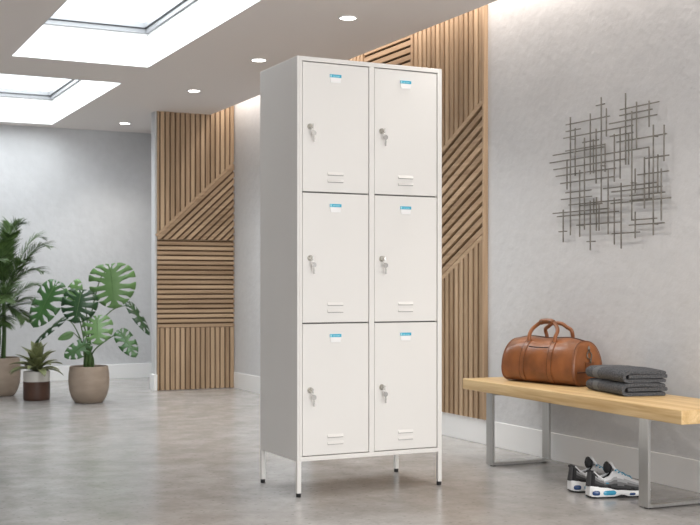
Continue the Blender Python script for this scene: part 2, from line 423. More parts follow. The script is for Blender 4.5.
slat_part('diagonal_slats', sp, [
    ([(0, dl(0)), (sL, dl(sL)), (sL, du(sL)), (0, du(0))], slope, .0556, .034, (1.235*math.cos(slope)) % .0556 + .004),
    ([(sL, ZP0), (PL, ZP0), (PL, .56), (sL, .56)], slope, .0556, .034, 0)], M['slat_y'], fr,
    bars=[((0, du(0)), (sL, du(sL)), .026), ((0, dl(0)-.03), (sL, dl(sL)-.03), .026)])
slat_part('horizontal_slats', sp, [([(sL+.03, .58), (1.535, .58), (1.535, ZP1), (sL+.03, ZP1)], 0, .0475, .031, 2.5545 % .0475 - .004)], M['slat_y'], fr)
slat_part('border_slat', sp, [], M['slat_v'], fr, bars=[((sL+.03, ZP0), (sL+.03, ZP1), .026)])

# far pillar panel: coordinates (x, z) on the pillar front
FX0, FX1 = 2.985, 3.705
fp = thing('slat_wall_panel', 'narrow oak slat panel on the pillar beyond the plants', 'wall panel', (FX0, PY0, 0))
def ff(a, z, d): return (a, -.006 - d, z)
WD = FX1-FX0
bm = bmesh.new(); box(bm, 0, WD, -.006, -.0005, .004, ZP1); obj('backing_board', bm, M['backing2'], fp)
Pp, Ww = .0468, .034
a1 = math.atan2(2.03-1.36, WD)
def dd(x): return 1.36 + (2.03-1.36)/WD*x
slat_part('vertical_slats', fp, [
    ([(0, dd(0)+.035), (WD, dd(WD)+.035), (WD, ZP1), (0, ZP1)], PI/2, Pp, Ww, -.0155),
    ([(0, .004), (WD, .004), (WD, .555), (0, .555)], PI/2, Pp, Ww, -.0155)], M['slat_v'], ff)
slat_part('diagonal_slats', fp, [([(0, 1.345), (WD, 1.345), (WD, dd(WD)), (0, dd(0))], a1, Pp, .030, (1.36*math.cos(a1)) % Pp - .03)], M['slat_x'], ff,
    bars=[((0, dd(0)+.003), (WD, dd(WD)+.003), .026)])
slat_part('horizontal_slats', fp, [([(0, .56), (WD, .56), (WD, 1.34), (0, 1.34)], 0, .0432, .029, .56)], M['slat_x'], ff)

# ------------------------------------------------------------------ downlights
first = None
DL = [(2.93, 6.0, 'round ceiling downlight right above the tall locker, nearest of four'),
      (2.93, 7.39, 'round ceiling downlight left of the top of the tall locker'),
      (2.93, 8.78, 'round ceiling downlight in front of the top of the oak-slatted pillar'),
      (2.93, 10.83, 'round ceiling downlight farthest away, beside the pillar near the back wall')]
for x, y, lab in DL:
    if first is None:
        t = first = thing('downlight', lab, 'ceiling light', (x, y, ZC), 0, 'recessed ceiling downlights')
        bm = bmesh.new(); lathe(bm, [(.056, 0), (.056, -.004), (.048, -.006), (.045, -.003), (.044, 0)], 40); orient(bm); obj('trim_ring', bm, M['white'], t, auto=40)
        bm = bmesh.new(); lathe(bm, [(0, -.0035), (.046, -.0035), (.046, -.0005), (0, -.0005)], 40); orient(bm); obj('lamp_lens', bm, M['lamp'], t)
    else:
        t = first.copy(); COL.objects.link(t); t.location = (x, y, ZC); t['label'] = lab
        for ch in list(first.children):
            c = ch.copy(); COL.objects.link(c); c.parent = t

# ------------------------------------------------------------------ locker
LX, LY, LW, LD, LT, LB = 2.034, 4.673, .736, .44, 1.942, .156
lk = thing('locker_cabinet', 'tall off-white steel cabinet of six keyed doors on four slim legs', 'locker', (LX, LY, 0))
bm = bmesh.new()
# shell: sides, back, top, bottom, all inside the frame depth
box(bm, 0, .012, .0, LD, LB, LT, bev=.002); box(bm, LW-.012, LW, .0, LD, LB, LT, bev=.002)
box(bm, .012, LW-.012, LD-.012, LD, LB, LT); box(bm, .012, LW-.012, .0, LD-.012, LT-.02, LT, bev=.002); box(bm, .012, LW-.012, .0, LD-.012, LB, LB+.02, bev=.002)
box(bm, .012, .0235, 0, .03, LB+.02, LT-.02); box(bm, LW-.0235, LW-.012, 0, .03, LB+.02, LT-.02)
box(bm, .355, .380, 0, .03, LB+.02, LT-.02)
box(bm, .36, .375, .03, LD-.012, LB+.02, LT-.02)
obj('body', bm, M['lock_w'], lk)
bm = bmesh.new(); box(bm, .0235, .355, .022, .026, LB+.02, LT-.02); box(bm, .38, LW-.0235, .022, .026, LB+.02, LT-.02)
obj('gap_shade_sheet', bm, M['lock_gap_shade'], lk)  # dark sheet behind the doors, paints shade into their gaps
rows = [(1.347, LT-.0235), (.767, 1.341), (.1795, .761)]
cols = [(.0265, .3525), (.383, LW-.0265)]
def louver(bm, cx, z, w=.079):
    # pressed hood: a wedge that stands out at its lower lip
    h, d = .013, .006
    x0, x1 = cx-w/2, cx+w/2
    A = [(x0, 0, z+h), (x1, 0, z+h), (x1-.002, -d, z), (x0+.002, -d, z), (x0, 0, z-.001), (x1, 0, z-.001)]
    v = [bm.verts.new(p) for p in A]
    sl = [bm.verts.new(p) for p in ((x0+.001, -.0004, z+.001), (x1-.001, -.0004, z+.001), (x1-.001, -.0004, z-.0035), (x0+.001, -.0004, z-.0035))]
    bm.faces.new(sl).material_index = 1  # flat grey strip, a painted shadow below the lip
    for q, mi in (((0, 1, 2, 3), 0), ((3, 2, 5, 4), 1), ((0, 3, 4), 0), ((1, 5, 2), 0)):
        bm.faces.new([v[i] for i in q]).material_index = mi
rn = ['top', 'middle', 'bottom']; cn = ['left', 'right']
proto = None
for r, (z0, z1) in enumerate(rows):
    for c, (x0, x1) in enumerate(cols):
        bm = bmesh.new()
        box(bm, 0, x1-x0, 0, .018, 0, z1-z0, bev=.0022)
        cx = (x1-x0)/2 - .003
        louver(bm, cx, .077); louver(bm, cx, .046)
        orient(bm)
        d = obj('door', bm, [M['lock_w'], M['lock_shade']], lk); d.location = (x0, .0015, z0)
        H = z1-z0
        if proto is None:
            ch = bmesh.new(); lx, lz = 0, 0
            # name card holder
            bm = bmesh.new(); box(bm, -.028, .028, -.0035, 0, -.019, .006, 0, bev=.001, seg=1)
            # tapered tray: pull lower corners in
            for v in bm.verts:
                if v.co.z < -.01: v.co.x *= .86
            box(bm, -.0285, .0285, -.0040, 0, .0035, .018, 1, bev=.001, seg=1)
            box(bm, -.0275, -.0195, -.0044, -.003, .0065, .0155, 2)
            for i, (a, w) in enumerate(((-.014, .010), (-.002, .006), (.006, .013))): box(bm, a, a+w, -.0044, -.003, .0085, .0115, 2)
            n = obj('name_card_holder', bm, [M['card'], M['cyan'], M['cyan_l']], d); n['label'] = 'small white card holder with a cyan strip'
            # cam lock
            bm = bmesh.new()
            def cyl_y(b, cx, cz, y0, y1, r0, r1, n_=20, mi=0):
                tube(b, [(cx, y0, cz), (cx, y1, cz)], [r0, r1], n_, mi)
            cyl_y(bm, 0, 0, 0, -.004, .0135, .0135); cyl_y(bm, 0, 0, -.004, -.012, .0105, .0095); orient(bm)
            k = obj('lock', bm, M['nickel'], d, auto=40); k['label'] = 'round metal cam lock'
            bm = bmesh.new()
            box(bm, -.0015, .0015, -.034, -.012, -.0035, .0035, bev=.0006, seg=1)      # key in the lock, bow turned edge-on
            box(bm, -.0017, .0017, -.036, -.022, -.010, .010, bev=.0015, seg=2)
            orient(bm); obj('key', bm, M['chrome'], d)
            bm = bmesh.new()
            pts = [(0.000+.0045*math.sin(a), -.026, -.012+.008*math.cos(a)) for a in [2*PI*i/18 for i in range(19)]]
            tube(bm, pts, .0008, 6, cap=False); obj('key_ring', bm, M['chrome'], d, smooth=True)
            bm = bmesh.new()                                                            # spare key hanging from the ring
            tube(bm, [(.007, -.0275, -.030), (.007, -.0255, -.030)], .0115, 20)
            box(bm, .0035, .0095, -.0275, -.0255, -.070, -.040)
            for i in range(4): box(bm, .0095, .0118, -.0272, -.0258, -.068+i*.006, -.0655+i*.006)
            orient(bm); obj('spare_key', bm, M['chrome'], d)
            proto = d; parts = list(d.children)
        else:
            parts = []
            for s in proto.children:
                q = s.copy(); COL.objects.link(q); q.parent = d; parts.append(q)
        for q in parts:
            if q.name.startswith('name_card'): q.location = (cx, 0, H-.064)
            else: q.location = (.036, 0, H*.497 + (.002 if r == 0 else 0))
        d['label'] = '%s %s door' % (rn[r], cn[c])
for (x, y) in ((.0, 0), (LW-.020, 0), (0, LD-.020), (LW-.020, LD-.020)):
    bm = bmesh.new(); box(bm, x, x+.020, y, y+.020, .0165, LB+.001, bev=.002)
    l = obj('leg', bm, M['lock_w'], lk)
    bm = bmesh.new(); lathe(bm, [(0, 0), (.0100, 0), (.0108, .002), (.0108, .013), (.009, .014), (.009, .018), (0, .018)], 24, c=(x+.010, y+.010)); orient(bm)
    obj('foot', bm, M['black'], l, auto=40)

# ------------------------------------------------------------------ bench
BR = -.040     # slight turn from the wall
bn = thing('bench', 'long oak bench on brushed steel loop legs along the right wall', 'bench', (3.197, 3.54, 0), BR)
BLn, BWd = 1.755, .405
bm = bmesh.new(); box(bm, 0, BWd, 0, BLn, .379, .436, bev=.0035, seg=3); obj('bench_top', bm, M['oak'], bn, auto=35)
for y in (.238, BLn-.204-.062):
    bm = bmesh.new(); x0, x1, t, w = .024, .380, .014, .062
    box(bm, x0, x0+t, y, y+w, .006, .379, bev=.0012, seg=1); box(bm, x1-t, x1, y, y+w, .006, .379, bev=.0012, seg=1)
    box(bm, x0+t, x1-t, y, y+w, .006, .020, bev=.0012, seg=1); box(bm, x0+t, x1-t, y, y+w, .365, .379, bev=.0012, seg=1)
    l = obj('leg_frame', bm, M['steel'], bn)
    bm = bmesh.new(); tube(bm, [(x0+.022, y+.03, 0), (x0+.022, y+.03, .0065)], .014, 20); orient(bm); obj('foot_pad', bm, M['black'], l)
    bm = bmesh.new(); tube(bm, [(x1-.022, y+.03, 0), (x1-.022, y+.03, .0065)], .014, 20); orient(bm); obj('foot_pad', bm, M['black'], l)

# ------------------------------------------------------------------ duffel bag
BT = .4372
bag = thing('duffel_bag', 'tan leather duffel bag with two rolled handles on the bench', 'bag', (3.520, 4.853, BT), math.radians(9.5))
HL, HD, HH = .250, .112, .232
def by(y, z): return y*(1 - .085*(max(0, z)/HH)**2.2)      # the bag's ends lean in toward the top
def bag_ring(s, inset=0):
    """closed profile in (x,z); s in [-1,1] along the bag"""
    e = (abs(s))**6
    sc = 1 - .07*e; hh = HH*(1-.035*s*s) - .004*math.cos(s*5)
    out = []
    n = 44
    for k in range(n):
        a = 2*PI*k/n
        ca, sa = math.cos(a), math.sin(a)
        ex = 2/3.6 if sa < 0 else 2/2.55
        x = math.copysign(abs(ca)**ex, ca)*HD; z = math.copysign(abs(sa)**ex, sa)
        z = (z+1)/2
        # belly: wider low down
        x *= 1.0 - .16*max(0, z-.35)**1.3/.5
        x *= (sc - inset); zz = z*hh*(1-.02*e)
        zz = (zz-hh/2)*(1-inset) + hh/2
        wob = .0018*math.sin(9*s+5*z+ca*3)
        out.append((x + wob*ca, zz))
    return out
bm = bmesh.new(); rings = []
ss = [-1 + 2*i/36 for i in range(37)]
for s in ss:
    rings.append([bm.verts.new((x, by(s*HL, z), max(0, z))) for x, z in bag_ring(s)])
for A, B in zip(rings, rings[1:]):
    for k in range(44): bm.faces.new((A[k], A[(k+1) % 44], B[(k+1) % 44], B[k]))
for sg, R in ((-1, rings[0]), (1, rings[-1])):       # softly domed ends
    prev = R
    for ins, out in ((.03, .006), (.12, .0085), (.35, .012), (.65, .014)):
        cur = [bm.verts.new((x, by(sg*(HL+out), z), max(.001, z))) for x, z in bag_ring(sg, ins)]
        for k in range(44): bm.faces.new((prev[k], prev[(k+1) % 44], cur[(k+1) % 44], cur[k]))
        prev = cur
    bm.faces.new(prev)
orient(bm); obj('body', bm, M['leather'], bag, smooth=True)
for sg in (-1, 1):       # piping around each end
    pts = [(x*1.01, by(sg*HL, z), max(.0042, z)) for x, z in bag_ring(sg)]; pts.append(pts[0])
    bm = bmesh.new(); tube(bm, pts, .0038, 8, cap=False); obj('piping', bm, M['leather_d'], bag, smooth=True)
def surf(s, a):          # point on the bag's skin, a = profile index (float)
    r = bag_ring(s); i = int(math.floor(a)) % 44; j = (i+1) % 44; t = a-math.floor(a)
    z_ = lerp(r[i][1], r[j][1], t)
    return Vector((lerp(r[i][0], r[j][0], t), by(s*HL, z_), z_))
def band(y, w, a0, a1, out, m, name, parent=bag, n=26):
    bm = bmesh.new(); L_ = []
    for i in range(n+1):
        a = lerp(a0, a1, i/n); row = []
        for yy in (y-w/2, y+w/2):
            p = surf(yy/HL, a); c = Vector((0, p.y, HH*.45)); d = (p-c); d.y = 0; d.normalize()
            row += [p - d*.003, p + d*out]
        L_.append([bm.verts.new(q) for q in (row[0], row[1], row[3], row[2])])
    for A, B in zip(L_, L_[1:]):
        for k in range(4): bm.faces.new((A[k], A[(k+1) % 4], B[(k+1) % 4], B[k]))
    bm.faces.new(L_[0]); bm.faces.new(L_[-1]); orient(bm)
    return obj(name, bm, m, parent, auto=50)
# profile index: 0 = +x side, 11 = top, 22 = -x side (front, toward the room), 33 = bottom
SY = .098
for y in (-SY, SY):
    b_ = band(y, .034, 15.0, 28.5, .0030, M['leather'], 'front_strap')
    for dy in (-.0150, .0150): band(y+dy, .0016, 15.3, 28.3, .0038, M['thread'], 'stitching', b_)
    band(y, .034, -5, 7.5, .0030, M['leather'], 'back_strap')
# zip along the top + slit pocket on the front
bm = bmesh.new()
for i in range(30):
    pass
pts = [surf(s, 11) + Vector((0, 0, .0012)) for s in [-.97 + 1.94*i/30 for i in range(31)]]
tube(bm, pts, .0075, 8, flat=.3); obj('zip', bm, M['thread'], bag, smooth=True)
bm = bmesh.new(); pts = [surf(y/HL, 18.2) + Vector((-.001, 0, .001)) for y in [-.072+.144*i/12 for i in range(13)]]
tube(bm, pts, .0028, 6); obj('pocket_slit', bm, M['thread'], bag, smooth=True)
# end flap seams and corner patches at the right end
def end_curve(pl, rr, m, name, sg=-1):
    bm = bmesh.new(); tube(bm, pl, rr, 6); return obj(name, bm, m, bag, smooth=True)
for sg in (-1, 1):
    e = sg*(HL+.0125)
    bm = bmesh.new(); box(bm, -.030, .030, min(e, e+sg*.004), max(e, e+sg*.004), .075, .118, bev=.0015)
    f = obj('end_tab', bm, M['leather_d'], bag)
    bm = bmesh.new(); box(bm, -.085, .085, min(sg*(HL+.008), sg*(HL+.0165)), max(sg*(HL+.008), sg*(HL+.0165)), .066, .071, bev=.001, seg=1)
    obj('end_seam', bm, M['thread'], bag)
    # D ring with snap clip
    bm = bmesh.new()
    pts = [(.016*math.sin(a), e-sg*(.000+.003*math.cos(a)), .150+.018*math.cos(a)) for a in [2*PI*i/20 for i in range(21)]]
    tube(bm, pts, .003, 8, cap=False)
    tube(bm, [(0, e-sg*.002, .168), (.004, e-sg*.002, .184), (0, e-sg*.006, .196), (-.005, e-sg*.003, .186), (-.003, e-sg*.001, .172)], .003, 8)
    tube(bm, [(0, e+sg*.006, .112), (0, e+sg*.009, .134)], .0048, 10); orient(bm)
    obj('clip_ring', bm, M['darkmetal'], bag, smooth=True)
# handles: front one and rear one
def handle(xs, lean, top, name, half=SY):
    a0 = 15.2 if xs < 0 else 6.8
    p0 = surf(half/HL, a0); p1 = surf(-half/HL, a0)
    pts = catmull([p0 + Vector((0, 0, -.012)), p0 + Vector((xs*.004, 0, .016)), (p0.x + lean*.5, half*.93, HH+.035), (p0.x + lean, half*.66, top-.020), (p0.x+lean*1.15, half*.3, top-.003),
                   (p0.x+lean*1.15, -half*.3, top-.003), (p0.x + lean, -half*.66, top-.020), (p0.x + lean*.5, -half*.93, HH+.035), p1 + Vector((xs*.004, 0, .016)), p1 + Vector((0, 0, -.012))], 6)
    bm = bmesh.new(); tube(bm, pts, .0100, 12); h = obj(name, bm, M['leather'], bag, smooth=True)
    for p in (p0, p1):
        bm = bmesh.new(); tube(bm, [p + Vector((xs*.003, 0, -.020)), p + Vector((xs*.004, 0, -.004))], [.016, .012], 12, flat=.6); orient(bm); obj('handle_tab', bm, M['leather_d'], h, auto=50)
        bm = bmesh.new(); tube(bm, [p + Vector((xs*.011, -.012, -.010)), p + Vector((xs*.011, .012, -.010))], .0035, 8); orient(bm); obj('handle_rivet', bm, M['darkmetal'], h, smooth=True)
    return h, pts
h1, p1 = handle(-1, .030, .314, 'handle'); h2, p2 = handle(1, -.012, .303, 'handle')
c = [p for p in p1 if abs(p[1]) < .044]
bm = bmesh.new(); tube(bm, c, .0145, 14); orient(bm); obj('grip_wrap', bm, M['leather'], h1, auto=50)
for yy in (-.026, .026):
    q = min(c, key=lambda p: abs(p[1]-yy)); bm = bmesh.new(); tube(bm, [q+Vector((-.0140, 0, 0)), q+Vector((-.0165, 0, 0))], .004, 10); orient(bm); obj('grip_snap', bm, M['darkmetal'], h1)

# ------------------------------------------------------------------ towels
def towel(name, lab, loc, rz, seed, L=.375, D=.212, h=.0575):
    rnd = random.Random(seed)
    t = thing(name, lab, 'towel', loc, rz, 'folded towels on the bench')
    # cross-section in (x,z): outer sheet folded over at the front edge (x=0), inner roll between
    def slab(prof_fn, name, ny=30):
        bm = bmesh.new(); R = []
        for j in range(ny+1):
            v = j/ny; y = -L/2 + L*v; e = 1-abs(2*v-1)**10
            pr = prof_fn(v, e); R.append([bm.verts.new((x, y, max(0.0003, z))) for x, z in pr])
        n = len(R[0])
        for A, B in zip(R, R[1:]):
            for k in range(n): bm.faces.new((A[k], A[(k+1) % n], B[(k+1) % n], B[k]))
        for q in (R[0], R[-1]): bm.faces.new(q)
        orient(bm); o = obj(name, bm, M['towel'], t, auto=60)
        return o
    ph = rnd.random()*6
    def sheet(path, th):          # offset a centre line into a rounded closed outline
        path = catmull([(x, 0, z) for x, z in path], 5)
        up, dn = [], []
        for i, p in enumerate(path):
            d = (path[min(i+1, len(path)-1)] - path[max(i-1, 0)]).normalized(); nrm = Vector((-d.z, 0, d.x))
            q = min(i, len(path)-1-i); tt = th/2*min(1, math.sqrt((q+.6)/2.6))
            up.append((p.x + nrm.x*tt, p.z + nrm.z*tt)); dn.append((p.x - nrm.x*tt, p.z - nrm.z*tt))
        return up + dn[::-1]
    def outer(v, e):
        th = .0195*(.8+.2*e); w = .0014*math.sin(v*9+ph)
        top = h - th/2 + w - .004*(1-e); b = th/2
        r = (top-b)/2
        return sheet([(D+.002*math.sin(v*7), top-.002), (D-.009, top-.0015), (D-.02, top-.001), (D*.75, top+.001), (D*.4, top+.003*math.sin(v*5+ph)), (D*.14, top+.001), (.022, top-.001), (.0085, b+r*1.5), (.006, b+r*.8), (.014, b+.003), (.03, b), (D*.5, b), (D-.02, b), (D-.009, b), (D, b)], th*.9)
    def inner(v, e):
        th = .0205*(.8+.2*e); z = h/2 + .0005 + .001*math.sin(v*8+ph+1)
        return sheet([(.028, z), (.036, z), (.05, z), (D*.5, z), (D*.88, z), (D-.003, z), (D+.008+.002*math.sin(v*6+ph), z-.0005)], th)
    slab(outer, 'outer_fold'); slab(inner, 'inner_fold')
    return t
TR = math.radians(-13)
TX, TY = 3.398, 4.278
towel('folded_towel', 'charcoal folded towel lying on the bench, bottom of the pair', (TX, TY, BT), TR, 3)
towel('folded_towel', 'charcoal folded towel on top of the other towel, beside the duffel bag', (TX+.003, TY+.002, BT+.0590), TR+.02, 5)

# ------------------------------------------------------------------ sneakers
def sneaker(lab, loc, rz):
    t = thing('sneaker', lab, 'shoe', loc, rz, 'pair of sneakers under the bench'); t.scale = (1.04, 1.04, 1.12)
    LN = .290
    wtab = [(0, .020), (.012, .031), (.05, .037), (.12, .0365), (.2, .048), (.25, .043), (.275, .028), (.29, .006)]
    skew = [(0, 0), (.12, -.002), (.22, .004), (.29, .010)]
    def W_(x): return interp(wtab, x)
    def CY(x): return interp(skew, x)
    st = [0, .004, .012, .025, .04, .055, .07, .085, .1, .115, .13, .145, .16, .175, .19, .205, .22, .235, .25, .262, .273, .282, .288, .29]
    # midsole top height
    mt = [(0, .048), (.06, .044), (.12, .032), (.2, .028), (.26, .028), (.29, .023)]
    arch = [(0, .009), (.02, .005), (.10, .005), (.135, .012), (.165, .005), (.25, .005), (.29, .018)]
    def loft(rings, mi_fn=None, close=True, mats=None, name='', parent=t, capends=True, auto=50):
        bm = bmesh.new(); V = [[bm.verts.new(p) for p in r] for r in rings]; n = len(V[0])
        for i in range(len(V)-1):
            for k in range(n if close else n-1):
                f = bm.faces.new((V[i][k], V[i][(k+1) % n], V[i+1][(k+1) % n], V[i+1][k]))
                if mi_fn: f.material_index = mi_fn(i, k)
        if capends and close:
            for q in (V[0], V[-1]):
                try: bm.faces.new(q)
                except ValueError: pass
        orient(bm); return obj(name, bm, mats, parent, auto=auto)
    # midsole: bulging sidewall
    R = []
    for x in st:
        w, c_, a, z1 = W_(x), CY(x), interp(arch, x), interp(mt, x)
        xx = x - .004*(x < .03)
        prof = [(-1.0, 0), (-1.10, .25), (-1.12, .5), (-1.06, .78), (-.98, 1), (.98, 1), (1.06, .78), (1.12, .5), (1.10, .25), (1.0, 0)]
        R.append([(xx, c_ + w*p, lerp(a, z1, q)) for p, q in prof])
    loft(R, None, True, M['s_sole'], 'midsole')
    # black outsole
    R = []
    for x in st:
        w, c_, a = W_(x)*1.04, CY(x), interp(arch, x)
        lift = interp([(0, .004), (.02, 0), (.25, 0), (.29, .012)], x)
        R.append([(x-.003*(x < .03), c_+w*p, q) for p, q in ((-1, lift), (-1, a+.0015), (1, a+.0015), (1, lift))])
    loft(R, None, True, M['s_black'], 'outsole')
    # air windows on both sides and across the heel
    for sg in (-1, 1):
        for xa, xb, zc, hh, m in ((.003, .034, .0215, .0095, 's_navy'), (.048, .108, .0215, .0095, 's_blue'), (.165, .192, .0150, .0052, 's_navy'), (.208, .232, .0155, .0048, 's_black')):
            bm = bmesh.new(); n = 14; vr = []
            for ring, (s_, o_) in enumerate(((1, .104), (.82, .145), (0.001, .15))):
                vs = []
                for k in range(n):
                    a = 2*PI*k/n; cx, sx = math.cos(a), math.sin(a)
                    x = (xa+xb)/2 + (xb-xa)/2*s_*math.copysign(abs(cx)**.6, cx); z = zc + hh*s_*math.copysign(abs(sx)**.6, sx)
                    zf = (z-interp(arch, x))/(interp(mt, x)-interp(arch, x))
                    bul = interp([(0, 1), (.25, 1.10), (.5, 1.12), (.78, 1.06), (1, .98)], zf)
                    vs.append(bm.verts.new((x, CY(x) + sg*(W_(x + .0045*(x < .036))*(bul-.03+ (o_-.10)) + (.0022 if x < .04 else .0008)), z)))
                vr.append(vs)
            for A, B in zip(vr, vr[1:]):
                for k in range(n): bm.faces.new((A[k], A[(k+1) % n], B[(k+1) % n], B[k]))
            orient(bm); o = obj('air_window', bm, M[m], t, smooth=True)
    # upper
    ht = [(0, .104), (.012, .102), (.03, .086), (.055, .073), (.085, .082), (.105, .100), (.13, .096), (.16, .083), (.19, .071), (.215, .062), (.24, .056), (.265, .047), (.28, .038), (.29, .026)]
    NR = 13
    def upper(x, v, sg):        # v: 0 sole edge .. 1 centre line / collar rim
        w, c_, z0, z1 = W_(x), CY(x), interp(mt, x)-.002, interp(ht, x)
        opening = interp([(0.0, .42), (.02, .60), (.05, .74), (.08, .66), (.100, .46), (.115, .30), (.17, .22), (.2, 0.0)], x)
        a = v*PI/2
        yy = math.cos(a)**.75; zz = math.sin(a)**.95
        yy = opening + (1.0-opening)*yy
        lean = .005*(1-zz) if x < .02 else 0
        return (x + (.006*math.sin(v*2.6) if x < .03 else 0), c_ + sg*w*yy*(1.0 - .02*zz), z0 + (z1-z0)*zz)
    xs = st
    for sg in (-1, 1):
        bm = bmesh.new(); V = []
        for x in xs: V.append([bm.verts.new(upper(x, k/NR, sg)) for k in range(NR+1)])
        for i in range(len(V)-1):
            x = (xs[i]+xs[i+1])/2
            for k in range(NR):
                f = bm.faces.new((V[i][k], V[i][k+1], V[i+1][k+1], V[i+1][k])); z = k
                wave = .7*math.sin(x*60) + .5
                if x < .014: mi = 0 if k < 9 else 1
                elif x > .255: mi = 0 if k < 3 else (2 if k < 6 else 3)
                else:
                    kk = k + wave*.6
                    mi = 0 if kk < 1.0 else 1 if kk < 2.6 else 2 if kk < 4.4 else 3 if kk < 6.6 else 4
                    if x < .05: mi = 0 if kk < 2 else 1 if kk < 4 else 2 if kk < 6.5 else 3 if kk < 10 else 1
                    if x < .03 and kk > 7: mi = 0
                f.material_index = mi
        if sg == -1:
            pass
        orient(bm)
        o = obj('upper_side', bm, [M['s_black'], M['s_dgrey'], M['s_mgrey'], M['s_lgrey'], M['s_white']], t, auto=60)
        sm = o.modifiers.new('thick', 'SOLIDIFY'); sm.thickness = .0035; sm.offset = -1; sm.material_offset = -5
    # heel counter closing the back
    bm = bmesh.new(); V = []
    for k in range(NR+1):
        pl, pr = Vector(upper(0, k/NR, -1)), Vector(upper(0, k/NR, 1)); row = []
        for j in range(9):
            u = j/8; p = pl.lerp(pr, u); p.x -= .010*math.sin(PI*u)*(1-.25*k/NR); row.append(bm.verts.new(p))
        V.append(row)
    for A, B in zip(V, V[1:]):
        for j in range(8): bm.faces.new((A[j], A[j+1], B[j+1], B[j]))
    orient(bm); o = obj('heel_counter', bm, M['s_dgrey'], t, smooth=True); sm = o.modifiers.new('thick', 'SOLIDIFY'); sm.thickness = .005; sm.offset = 0
    # collar roll around the opening
    rim = [upper(x, 1, -1) for x in (.120, .11, .1, .085, .07, .055, .04, .025, .012, .002)]
    rim2 = [upper(x, 1, 1) for x in (.002, .012, .025, .04, .055, .07, .085, .1, .11, .120)]
    back = [(-.006, 0, .100+.004)]
    bm = bmesh.new(); tube(bm, catmull(rim + back + rim2, 3), .0048, 8); orient(bm); col_ = obj('collar', bm, [M['s_white'], M['s_black']], t, smooth=True)
    for p in col_.data.polygons:
        if p.center.x < .016: p.material_index = 1
    # lining inside the opening
    bm = bmesh.new(); V = []
    for x in (.0, .02, .04, .06, .08, .1, .12, .14):
        row = []
        for j in range(9):
            u = j/8*2-1; L0 = Vector(upper(x, 1, 1)); w_ = abs(L0.y-CY(x))
            row.append(bm.verts.new((x, CY(x)+u*(w_+.001), L0.z - .003 - .045*(1-u**4))))
        V.append(row)
    for A, B in zip(V, V[1:]):
        for j in range(8): bm.faces.new((A[j], A[j+1], B[j+1], B[j]))
    orient(bm); o = obj('lining', bm, M['s_black'], t, smooth=True)
    # tongue, standing up behind the laces
    bm = bmesh.new(); V = []
    cl = [(.205, .058), (.18, .073), (.15, .086), (.125, .099), (.107, .114), (.098, .127), (.093, .137)]
    for i, (x, z) in enumerate(cl):
        hw = lerp(.014, .025, i/6) * (1 if i < 6 else .75); row = []
        for j in range(9):
            u = j/8*2-1; row.append(bm.verts.new((x + .004*u*u, CY(.15)+hw*u, z + .001 - .006*u*u)))
        V.append(row)
    for i, (A, B) in enumerate(zip(V, V[1:])):
        for j in range(8):
            f = bm.faces.new((A[j], A[j+1], B[j+1], B[j]))
    orient(bm); o = obj('tongue', bm, [M['s_white'], M['s_black']], t, smooth=True); sm = o.modifiers.new('thick', 'SOLIDIFY'); sm.thickness = .009; sm.offset = 0
    bm = bmesh.new()
    tube(bm, [(.089, -.020, .113), (.082, 0, .116), (.089, .020, .113)], [.010, .016, .010], 12, flat=1.5); orient(bm); obj('tongue_padding', bm, M['s_black'], t, smooth=True)
    # laces
    for i in range(6):
        x = .112 + i*.015; zt = interp([(.1, .120), (.125, .103), (.15, .0905), (.18, .0775), (.205, .063)], x); c_ = CY(.15)
        bm = bmesh.new(); q = .023 - i*.0016
        tube(bm, catmull([(x+.002, c_-q, zt-.008), (x, c_-q*.5, zt+.0005), (x-.001, c_, zt+.002), (x, c_+q*.5, zt+.0005), (x+.002, c_+q, zt-.008)], 3), .0040, 8); orient(bm)
        obj('lace', bm, M['s_lace'], t, smooth=True)
    for sg in (-1, 1):
        bm = bmesh.new(); tube(bm, [(.062, sg*(W_(.06)*.99), .060), (.075, sg*(W_(.07)*1.0), .058)], .0022, 6); orient(bm); obj('side_flash', bm, M['s_blue'], t, smooth=True)
    return t
sneaker('grey and white sneaker with blue laces, the one nearer the front under the bench', (3.184, 4.112, 0), math.radians(-13))
sneaker('grey and white sneaker standing behind the other one, mostly hidden by it', (3.200, 4.265, 0), math.radians(-14))

# ------------------------------------------------------------------ wall sculpture
import_f, TH, HY, HC = 1159.4, .456, 285.8, .93
ct, sn = math.cos(TH), math.sin(TH)
def wallpt(u, v, X):        # measured drawing position -> (y, z) on the wall
    a = (u-350)/import_f; b = (HY-v)/import_f
    dx, dy, dz = a*ct+sn, -a*sn+ct, b
    t = X/dx; return dy*t, HC+dz*t
art = thing('wall_sculpture', 'abstract lattice of thin dark metal rods on the wall above the bench', 'wall art', (XW, 4.70, 1.5))
S = 2.918
V_ = [(96,378,473),(107,232,320),(117,108,453),(131,140,280),(144,262,458),(158,168,437),(175,97,275),(175,352,497),(184,172,272),(185,345,390),(192,142,302),(193,342,440),(200.5,360,440),
      (207,50,358),(218,185,268),(222,82,165),(227,262,450),(245,157,297),(245,343,480),(262,138,288),(265,300,492),(278,38,247),(287,155,247),(296,90,408),(306,258,330),(306,384,462),(310,63,200),
      (333,225,375),(346.5,60,137),(346.5,195,345),(359,130,453),(372,217,330),(382,258,410),(390,130,237)]
